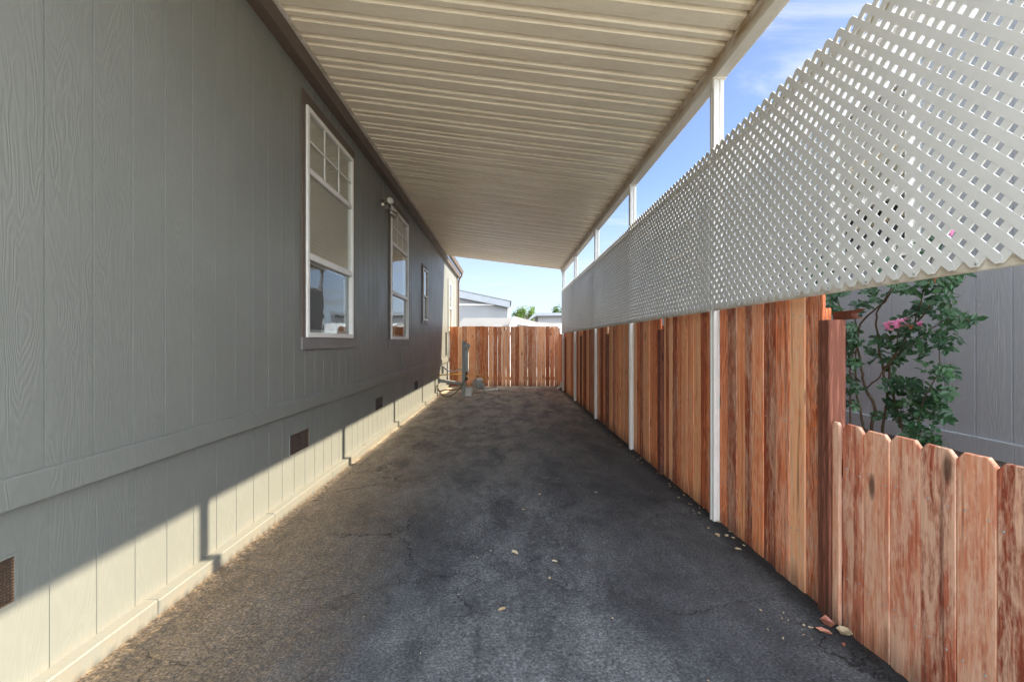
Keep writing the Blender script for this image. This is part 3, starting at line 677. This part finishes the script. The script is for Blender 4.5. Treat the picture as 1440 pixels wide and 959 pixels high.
# ------------------------------------------------------------------ rose bushes
def leaflet(mb, p, d, up, L, W, rnd):
    d = d.normalized(); s_ = d.cross(up).normalized(); n = s_.cross(d).normalized()
    q = [p, p + d * L * .28 + s_ * W * .42 + n * L * .05, p + d * L * .62 + s_ * W * .44 + n * L * .03, p + d * L - n * L * .06, p + d * L * .62 - s_ * W * .44 + n * L * .03, p + d * L * .28 - s_ * W * .42 + n * L * .05, p + d * L * .32 - n * L * .02, p + d * L * .65 - n * L * .035]
    mb.poly(q, [(0, 1, 6), (1, 2, 7, 6), (2, 3, 7), (0, 6, 5), (6, 7, 4, 5), (7, 3, 4)], rnd)
def compound(lf, st, p, d, size, rnd):
    d = d.normalized(); up = Vector((random.uniform(-.9, .2), random.uniform(-1.3, .0), random.uniform(.25, 1))).normalized()
    s_ = d.cross(up).normalized(); tip = p + d * size * 1.6 - Vector((0, 0, size * .2))
    lf.tube([p, p.lerp(tip, .5) + Vector((0, 0, size * .1)), tip], .0012, 4, (1, 0, 0), cap=False)
    def rr(): return (max(0, min(1, rnd + random.uniform(-.2, .2))), 0, 0)
    leaflet(lf, tip, d, up, size * random.uniform(.95, 1.15), size * .72, rr())
    for t, k in ((.45, .78), (.82, .95)):
        q = p.lerp(tip, t)
        for sg in (-1, 1): leaflet(lf, q, d * .45 + s_ * sg + Vector((0, 0, random.uniform(-.3, .15))), up, size * k * random.uniform(.85, 1.1), size * .62 * k, rr())
def blossom(parent, c, r, mat, n=26):
    m = MB()
    for i in range(n):
        a = i * 2.4; t = (i + .5) / n; el = 1.35 - 1.25 * t; fac = Vector((-.55, -.8, .25)).normalized()
        u = fac.orthogonal().normalized(); w = fac.cross(u)
        d = (u * math.cos(a) + w * math.sin(a)) * math.cos(el) + fac * math.sin(el)
        leaflet(m, c + d * r * .12 * t, d, fac, r * (.55 + .5 * t), r * (.5 + .45 * t), (random.random(), 0, 0))
    m.build('flower', mat, parent)
def rose(base, canes, clusters, flowers, label, X0):
    r = thing('rose_bush', base, label, 'rose bush')
    st = MB(); lf = MB(); cn = MB()
    for (pts, r0, r1) in canes:
        P = [px(*q) for q in pts]; out = []
        for i in range(len(P) - 1):
            p0, p1, p2, p3 = P[max(0, i - 1)], P[i], P[i + 1], P[min(len(P) - 1, i + 2)]
            for k in range(5):
                t = k / 5; out.append(.5 * ((2 * p1) + (p2 - p0) * t + (2 * p0 - 5 * p1 + 4 * p2 - p3) * t * t + (3 * p1 - p0 - 3 * p2 + p3) * t ** 3) + Vector((random.uniform(-.004, .004), random.uniform(-.004, .004), 0)))
        out.append(P[-1]); cn.tube(out, r0, 6, r2=r1)
    for (cx, cy, rx, ry, X, n, tone) in clusters:
        for _ in range(int(n * 1.9 + 1)):
            a = random.uniform(0, 6.28); q = math.sqrt(random.random())
            XX = X + random.uniform(-.13, .13); p = px(cx + rx * q * math.cos(a), cy + ry * q * math.sin(a), XX)
            d = Vector((random.uniform(-1, .5), random.uniform(-1, .8), random.uniform(-.5, .5)))
            size = random.uniform(.032, .052); p = p - d.normalized() * size
            compound(lf, st, p, d, size, tone + random.uniform(-.35, .4))
    cn.build('cane', 'cane', r); lf.build('foliage', 'leaf', r)
    for (fx, fy, X, rad, mt) in flowers: blossom(r, px(fx, fy, X), rad, mt)
    return r
canes = [([(1222, 800, 2.35), (1226, 640, 2.35), (1226, 597, 2.35), (1231, 572, 2.33), (1217, 547, 2.3), (1212, 520, 2.3), (1206, 480, 2.3), (1214, 450, 2.28), (1243, 425, 2.25), (1262, 400, 2.25)], .011, .004),
         ([(1232, 800, 2.4), (1237, 640, 2.4), (1247, 560, 2.4), (1240, 510, 2.38), (1234, 470, 2.35), (1233, 441, 2.33), (1248, 415, 2.3), (1256, 395, 2.3)], .009, .0035),
         ([(1210, 800, 2.3), (1211, 640, 2.3), (1212, 590, 2.3), (1204, 550, 2.28), (1203, 510, 2.27), (1206, 470, 2.25), (1200, 440, 2.25)], .009, .003),
         ([(1270, 800, 2.45), (1274, 640, 2.45), (1262, 580, 2.45), (1250, 530, 2.42), (1262, 490, 2.4), (1285, 460, 2.38), (1312, 425, 2.36), (1335, 395, 2.36), (1352, 384, 2.4)], .009, .0035),
         ([(1262, 490, 2.4), (1262, 470, 2.4), (1262, 458, 2.38)], .004, .003), ([(1240, 520, 2.38), (1262, 500, 2.36), (1290, 480, 2.35), (1320, 455, 2.35), (1350, 445, 2.35), (1372, 458, 2.35)], .004, .0015),
         ([(1217, 547, 2.3), (1236, 530, 2.3), (1258, 500, 2.3), (1275, 478, 2.3)], .005, .002), ([(1290, 600, 2.4), (1300, 560, 2.42), (1320, 520, 2.45), (1320, 480, 2.45)], .005, .002),
         ([(1285, 460, 2.38), (1300, 400, 2.35), (1318, 340, 2.35), (1331, 332, 2.35)], .004, .002)]
clus = [(1226, 418, 20, 12, 2.27, 5, .35), (1212, 432, 16, 8, 2.25, 3, .3), (1285, 402, 32, 11, 2.3, 9, .6), (1322, 393, 25, 10, 2.35, 9, .4), (1352, 382, 14, 5, 2.4, 2, .3),
        (1328, 412, 18, 12, 2.35, 5, .35), (1312, 432, 26, 14, 2.35, 7, .3), (1345, 452, 20, 14, 2.35, 5, .3), (1363, 455, 8, 6, 2.35, 1, .3), (1332, 478, 22, 14, 2.38, 5, .3),
        (1262, 452, 22, 12, 2.4, 4, .4), (1285, 470, 26, 18, 2.4, 9, .35), (1278, 498, 30, 18, 2.4, 10, .45), (1318, 512, 20, 12, 2.45, 4, .55), (1332, 528, 12, 10, 2.45, 3, .4),
        (1255, 535, 18, 12, 2.42, 4, .3), (1280, 555, 38, 22, 2.42, 16, .3), (1318, 560, 24, 20, 2.42, 9, .25), (1292, 590, 34, 20, 2.42, 13, .25), (1302, 615, 20, 16, 2.42, 7, .25), (1270, 640, 30, 30, 2.42, 8, .25),
        (1240, 500, 22, 14, 2.38, 4, .4), (1240, 480, 18, 10, 2.3, 3, .4), (1245, 580, 12, 10, 2.4, 2, .4), (1290, 350, 25, 15, 2.4, 5, .35), (1250, 370, 25, 12, 2.35, 5, .35), (1322, 345, 20, 12, 2.4, 3, .3)]
rose((2.35, 3.0, 0), canes, clus, [(1251, 458, 2.3, .032, 'pink'), (1264, 456, 2.29, .034, 'pink'), (1273, 452, 2.34, .024, 'pink'), (1278, 460, 2.31, .022, 'salmon'), (1294, 456, 2.33, .018, 'pink'), (1311, 394, 2.3, .026, 'salmon'), (1332, 328, 2.33, .03, 'pink')],
     'tall leggy rose bush with pink blooms above the low fence, before grey siding', 2.35)
canes2 = [([(1182, 800, 2.2), (1184, 560, 2.2), (1190, 500, 2.2), (1188, 455, 2.15), (1178, 425, 2.12), (1175, 410, 2.12)], .009, .003), ([(1200, 800, 2.25), (1196, 560, 2.25), (1199, 500, 2.25), (1206, 460, 2.22)], .007, .003)]
clus2 = [(1178, 415, 12, 10, 2.12, 6, .35), (1172, 434, 10, 6, 2.12, 3, .3), (1198, 462, 10, 10, 2.2, 5, .3), (1200, 482, 10, 10, 2.2, 5, .25), (1196, 505, 8, 12, 2.2, 4, .2), (1198, 540, 10, 14, 2.2, 5, .25), (1199, 560, 8, 10, 2.2, 2, .2), (1150, 380, 30, 12, 2.15, 6, .3)]
rose((2.2, 3.1, 0), canes2, clus2, [], 'smaller flowerless rose bush close behind the tall wooden fence post', 2.2)

# ------------------------------------------------------------------ beyond the back fence
fh = thing('far_home', (-2, 28, 0), 'grey home with a long sloping roof edge beyond the back fence at left', 'house')
Y = 28.0
A = pd(560, 390, Y); B = pd(717, 424, Y)
m = MB(); m.prism([(A.x, A.z - .05), (B.x - .1, B.z - .05), (B.x - .1, -.05), (A.x, -.05)], 'y', Y + .35, Y + 9); m.build('wall', 'hwall', fh)
m = MB(); m.prism([(A.x, A.z), (B.x, B.z), (B.x, B.z - .36), (A.x, A.z - .50)], 'y', Y, Y + .3); m.build('fascia', 'hfascia', fh)
m = MB(); m.prism([(A.x, A.z + .03), (B.x + .1, B.z + .03), (B.x + .1, B.z), (A.x, A.z + .0)], 'y', Y - .02, Y + 9); m.build('roof', 'hroof', fh)
q = pd(640, 428, Y); m = MB(); m.box(A.x, pd(695, 428, Y).x, Y + .30, Y + .35, q.z - .04, q.z + .04); m.build('trim', 'hwhite', fh)
q = pd(714, 440, Y); m = MB(); m.box(q.x, q.x + .17, Y + .33, Y + .5, 0, B.z - .3); m.build('corner_board', 'hwhite', fh)
sh = thing('garden_shed', (-.6, 24.5, 0), 'low shed with a pale grey pitched roof and white gable just over the fence', 'shed')
a = pd(640, 461, 23.5); b = pd(712, 461, 23.5); c = pd(722, 447, 25); d = pd(652, 447, 25)
m = MB(); m.face([a, b, (c.x, c.y, c.z), (d.x, d.y, d.z)]); m.face([(d.x, d.y, d.z), (c.x, c.y, c.z), (c.x, 26.5, a.z), (d.x, 26.5, a.z)]); m.build('roof', 'hroof', sh)
m = MB(); m.box(a.x, b.x, 23.46, 23.5, a.z - .10, a.z + .01); m.box(a.x + .1, b.x - .05, 23.6, 26.4, -.03, a.z - .05); m.build('wall', 'hwhite', sh)
m = MB(); m.prism([(b.x, b.z - .12), (c.x, c.z), (c.x + .16, c.z - .16), (c.x + .10, -.03), (b.x, -.03)], 'y', 23.8, 24.0); m.build('gable', 'hwhite', sh)
g2 = thing('low_garage', (1.2, 27, 0), 'low outbuilding with a white roof edge sloping down to the right behind the fence', 'garage')
p0 = pd(725, 453, 26); p1 = pd(784, 461, 26); p2 = pd(722, 444, 29); p3 = pd(742, 452, 29)
m = MB(); m.prism([(p0.x, p0.z), (p1.x, p1.z), (p1.x, p1.z - .10), (p0.x, p0.z - .10)], 'y', 26, 26.1); m.build('fascia', 'hwhite', g2)
m = MB(); m.prism([(p0.x + .05, p0.z - .1), (p1.x, p1.z - .1), (p1.x, -.03), (p0.x + .05, -.03)], 'y', 26.15, 30); m.build('wall', 'hwall', g2)
m = MB(); m.face([(p0.x, 26, p0.z + .005), (p1.x, 26, p1.z + .005), (p3.x + 1.6, 29, p3.z - .1), (p3.x, 29, p3.z), (p2.x, 29, p2.z)]); m.build('roof', 'hroof', g2)
h3 = thing('flat_roof_home', (3.5, 40, 0), 'distant grey home with a pale flat roof edge at the right end of the fence', 'house')
p0 = pd(752, 440, 40); p1 = pd(900, 439, 40); s0 = pd(742, 450, 40)
m = MB(); m.prism([(p0.x, p0.z), (p1.x, p1.z), (p1.x, p1.z - .25), (p0.x + .1, p0.z - .25), (s0.x, s0.z - .1), (s0.x, s0.z)], 'y', 40, 46); m.build('roof', 'hfascia', h3)
m = MB(); m.box(p0.x + .3, p1.x, 40.4, 45, -.03, p0.z - .25); m.build('wall', 'hwall', h3)
m = MB(); m.box(p0.x - .2, p1.x, 37.9, 38, -.03, pd(752, 455, 38).z); m.build('porch_wall', 'hwhite', h3)

def tree(base, h, cr, n, leaf, label, spread=1.0, narrow=False, tone=.5):
    t = thing('tree', base, label, 'tree', 'trees beyond the back fence'); b = Vector(base)
    tr = MB(); tops = []
    tr.tube([b, b + Vector((.05, 0, h * .4)), b + Vector((.0, .05, h * .85))], h * .022, 8, r2=h * .006)
    for i in range(14):
        a = random.uniform(0, 6.28); z = random.uniform(.3, .95); rr = cr * (math.sin(math.pi * min(1, max(.12, (1.02 - z) * 1.35 if z > .35 else .8))) if not narrow else (1.05 - z) * .9 + .1)
        s = b + Vector((0, 0, h * z * .8)); e = b + Vector((math.cos(a) * rr * .8, math.sin(a) * rr * .8, h * z + rr * .15)); tops.append((e, rr))
        tr.tube([s, s.lerp(e, .5) + Vector((0, 0, .05 * h)), e], h * .008, 5, r2=h * .002)
    tr.build('trunk', 'bark', t)
    lf = MB()
    for i in range(n):
        e, rr = random.choice(tops); c = e + Vector((random.gauss(0, .3), random.gauss(0, .3), random.gauss(0, .45))) * cr * .55 * spread
        d = Vector((random.uniform(-1, 1), random.uniform(-1, 1), random.uniform(-1, .6)))
        leaflet(lf, c, d, Vector((0, .2, 1)), leaf * random.uniform(.7, 1.3), leaf * .6, (max(0, min(1, tone + random.uniform(-.3, .35))), 0, 0))
    lf.build('crown', 'tleaf', t)
for (x, y, Yd, cr, lb, nw_, tn) in ((723, 438, 60, .9, 'small dark green tree touching the corner of the grey home', False, .2), (733, 432, 62, .75, 'narrow dark conifer standing between two lighter trees', True, .15),
                          (729, 437, 58, .8, 'low green tree just left of the narrow conifer', False, .4), (741, 434, 55, .95, 'yellow green tree standing nearest the flat roofed home', False, .9), (747, 433, 57, .8, 'upright yellow green tree behind the flat roof corner', True, .75)):
    p = pd(x, y, Yd); tree((p.x, p.y, -.05), p.z + .25, cr * 1.25, 1700, .22, lb, narrow=nw_, tone=tn)
p = pd(784, 433, 90); tree((p.x, p.y, -.05), p.z, 1.9, 1300, .4, 'dark round tree top above the distant flat roof', tone=.1)

# ------------------------------------------------------------------ fallen leaves
def litter(p, L, mat, label, group, curl=.4):
    m = MB(); a = random.uniform(0, 6.28); d = Vector((math.cos(a), math.sin(a), 0)); s_ = Vector((-d.y, d.x, 0)); z = Vector((0, 0, 1))
    r = (random.random(), 0, 0); W = L * random.uniform(.35, .6); c = L * curl * random.uniform(.2, 1)
    q = [-d * L * .5 + z * c * .5, -d * L * .2 + s_ * W * .5 + z * c * .6, d * L * .25 + s_ * W * .45 + z * c * .5, d * L * .5 + z * c * .2, d * L * .25 - s_ * W * .4 + z * c * .7, -d * L * .2 - s_ * W * .5 + z * c * .4, -d * L * .2, d * L * .25]
    P = Vector((p[0], p[1], gh(p[0], p[1]) + .003))
    m.poly([P + v for v in q], [(0, 1, 6), (1, 2, 7, 6), (2, 3, 7), (0, 6, 5), (6, 7, 4, 5), (7, 3, 4)], r)
    m.poly([P + v + Vector((0, 0, .0015)) for v in q], [(6, 1, 0), (6, 7, 2, 1), (7, 3, 2), (5, 6, 0), (5, 4, 7, 6), (4, 3, 7)], r)
    return tag(m.build('dry_leaf', mat, None, P), label, 'leaf', group)
def gp(x, y):
    Yg = CH * F / (y - VY); return ((x - VX) * Yg / F, Yg)
g1 = 'dry leaves at the foot of the nearest post'
for (x, y, L) in ((997, 717, .03), (989, 718, .02), (1012, 738, .05), (1009, 755, .055), (1022, 756, .05), (1027, 752, .03), (1031, 762, .03), (1048, 763, .03), (1046, 770, .025), (1038, 775, .045), (1060, 772, .02), (996, 744, .025), (972, 712, .02)):
    litter(gp(x, y), L, 'dry', 'small tan dry leaf on black asphalt near the foot of the nearest white post', g1)
litter((1.575, 2.30), .075, 'dryred', 'curled reddish leaf against the foot of the tall wooden post', None, .8)
litter((1.60, 2.22), .07, 'dry', 'pale crumpled leaf beside the reddish leaf at the low fence', None, .9)
litter((1.53, 2.26), .07, 'dryred', 'long orange brown leaf lying left of the pale crumpled leaf', None)
litter((1.56, 2.17), .03, 'dryred', 'tiny dark red petal nearest the camera by the low fence', None)
for _ in range(12): litter((random.uniform(1.30, 1.50), random.uniform(2.2, 2.45)), random.uniform(.008, .022), 'dry', 'tiny pale leaf crumb on asphalt before the tall wooden post', 'leaf crumbs before the tall wooden post')
for _ in range(34): litter((random.uniform(1.52, 1.61), random.choice((random.uniform(3.8, 6.2), random.uniform(6.2, 11)))), random.uniform(.015, .035), 'dry', 'small dry leaf along the black edge under the red fence', 'dry leaves along the fence foot')
for _ in range(22): litter((random.gauss(1.35, .12), random.gauss(11.2, .5)), random.uniform(.03, .07), 'dry', 'yellowish dry leaf in the far scatter before the last posts', 'dry leaves scattered near the far posts')
for (x, y, L, lb) in ((724, 778, .07, 'pale twig like leaf near the middle of the driveway'), (780, 790, .04, 'thin pale leaf right of centre beside the cracks'), (706, 858, .05, 'upright tan leaf on the near middle of the driveway'), (773, 814, .03, 'small whitish chip on the driveway right of centre'),
                      (838, 693, .04, 'white chip on dark asphalt toward the fence'), (690, 775, .02, 'tiny white fleck just left of the twig like leaf'), (759, 695, .04, 'pale leaf lying on the large crack'), (736, 717, .03, 'pale chip beneath the large crack')):
    litter(gp(x, y), L, 'dry', lb, None, .25)
for _ in range(60): litter((random.uniform(-1.2, 1.4), random.uniform(1.9, 8)), random.uniform(.004, .012), 'dry', 'pale speck of dry debris on the open driveway', 'debris specks on the open driveway')

# ------------------------------------------------------------------ light
S = Vector((3.48, .80, 2.98)).normalized()
el = math.asin(S.z); az = math.atan2(S.x, S.y)
w = bpy.data.worlds.new('World'); sc.world = w; w.use_nodes = True; w.node_tree.nodes.clear(); t = NT(w.node_tree)
out = t.n('ShaderNodeOutputWorld'); bg = t.n('ShaderNodeBackground'); bg.inputs[1].default_value = .051
sky = t.n('ShaderNodeTexSky', sky_type='NISHITA'); sky.sun_disc = False; sky.sun_elevation = el; sky.sun_rotation = az; sky.air_density = .48; sky.dust_density = .3; sky.ozone_density = .9
tc = t.n('ShaderNodeTexCoord'); sx = t.n('ShaderNodeSeparateXYZ'); t.put(sx.inputs[0], tc.outputs['Generated'])
zc = t.math('ADD', t.math('MAXIMUM', sx.outputs[2], 0.0), .12)
cv = t.n('ShaderNodeCombineXYZ'); t.put(cv.inputs[0], t.math('DIVIDE', sx.outputs[0], zc)); t.put(cv.inputs[1], t.math('DIVIDE', sx.outputs[1], zc))
cn = t.noise(t.vec(cv.outputs[0], (.55, 1.5, 1), (2.0, .3, 0)), 1.1, 7, .6, .5)
cf = t.math('MULTIPLY', t.ramp(cn, [(.52, .0), (.68, 1.0)], 'EASE'), .9)
c = t.mix(cf, sky.outputs[0], (3.1, 3.3, 3.5))
hz = t.ramp(sx.outputs[2], [(.0, .8), (.34, .0)], 'EASE'); c = t.mix(hz, c, (2.75, 3.15, 3.5))
# added fill light: an extra-bright cloud bank in the unseen sky behind the camera
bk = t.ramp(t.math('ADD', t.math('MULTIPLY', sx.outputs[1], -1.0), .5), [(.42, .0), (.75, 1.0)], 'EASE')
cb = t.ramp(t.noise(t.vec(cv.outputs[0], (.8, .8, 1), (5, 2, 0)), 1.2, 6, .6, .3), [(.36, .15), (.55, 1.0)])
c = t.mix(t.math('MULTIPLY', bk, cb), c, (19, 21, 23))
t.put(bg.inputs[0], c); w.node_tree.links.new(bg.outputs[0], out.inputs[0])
sl = bpy.data.lights.new('sun', 'SUN'); sl.energy = 2.45; sl.angle = R(.6); sl.color = (1.0, .86, .64)
so = bpy.data.objects.new('sun', sl); col.objects.link(so); so.rotation_euler = S.to_track_quat('Z', 'Y').to_euler(); so.location = (6, 3, 9)

# ------------------------------------------------------------------ camera
cd = bpy.data.cameras.new('camera'); cam = bpy.data.objects.new('camera', cd); col.objects.link(cam)
cam.location = (0, 0, CH); cam.rotation_euler = (R(90), 0, 0); cd.sensor_width = 36; cd.lens = F / 1440 * 36
cd.shift_x = 8 / 1440; cd.shift_y = 1.5 / 1440; cd.clip_start = .05; cd.clip_end = 4000
sc.camera = cam
sc.render.engine = 'CYCLES'; sc.cycles.max_bounces = 9; sc.cycles.diffuse_bounces = 6; sc.cycles.transparent_max_bounces = 8
vs_ = sc.view_settings; vs_.view_transform = 'Standard'; vs_.look = 'None'; vs_.gamma = 1; vs_.exposure = 2.66; vs_.use_curve_mapping = False
for o in bpy.data.objects:
    if '_o' in o: del o['_o']
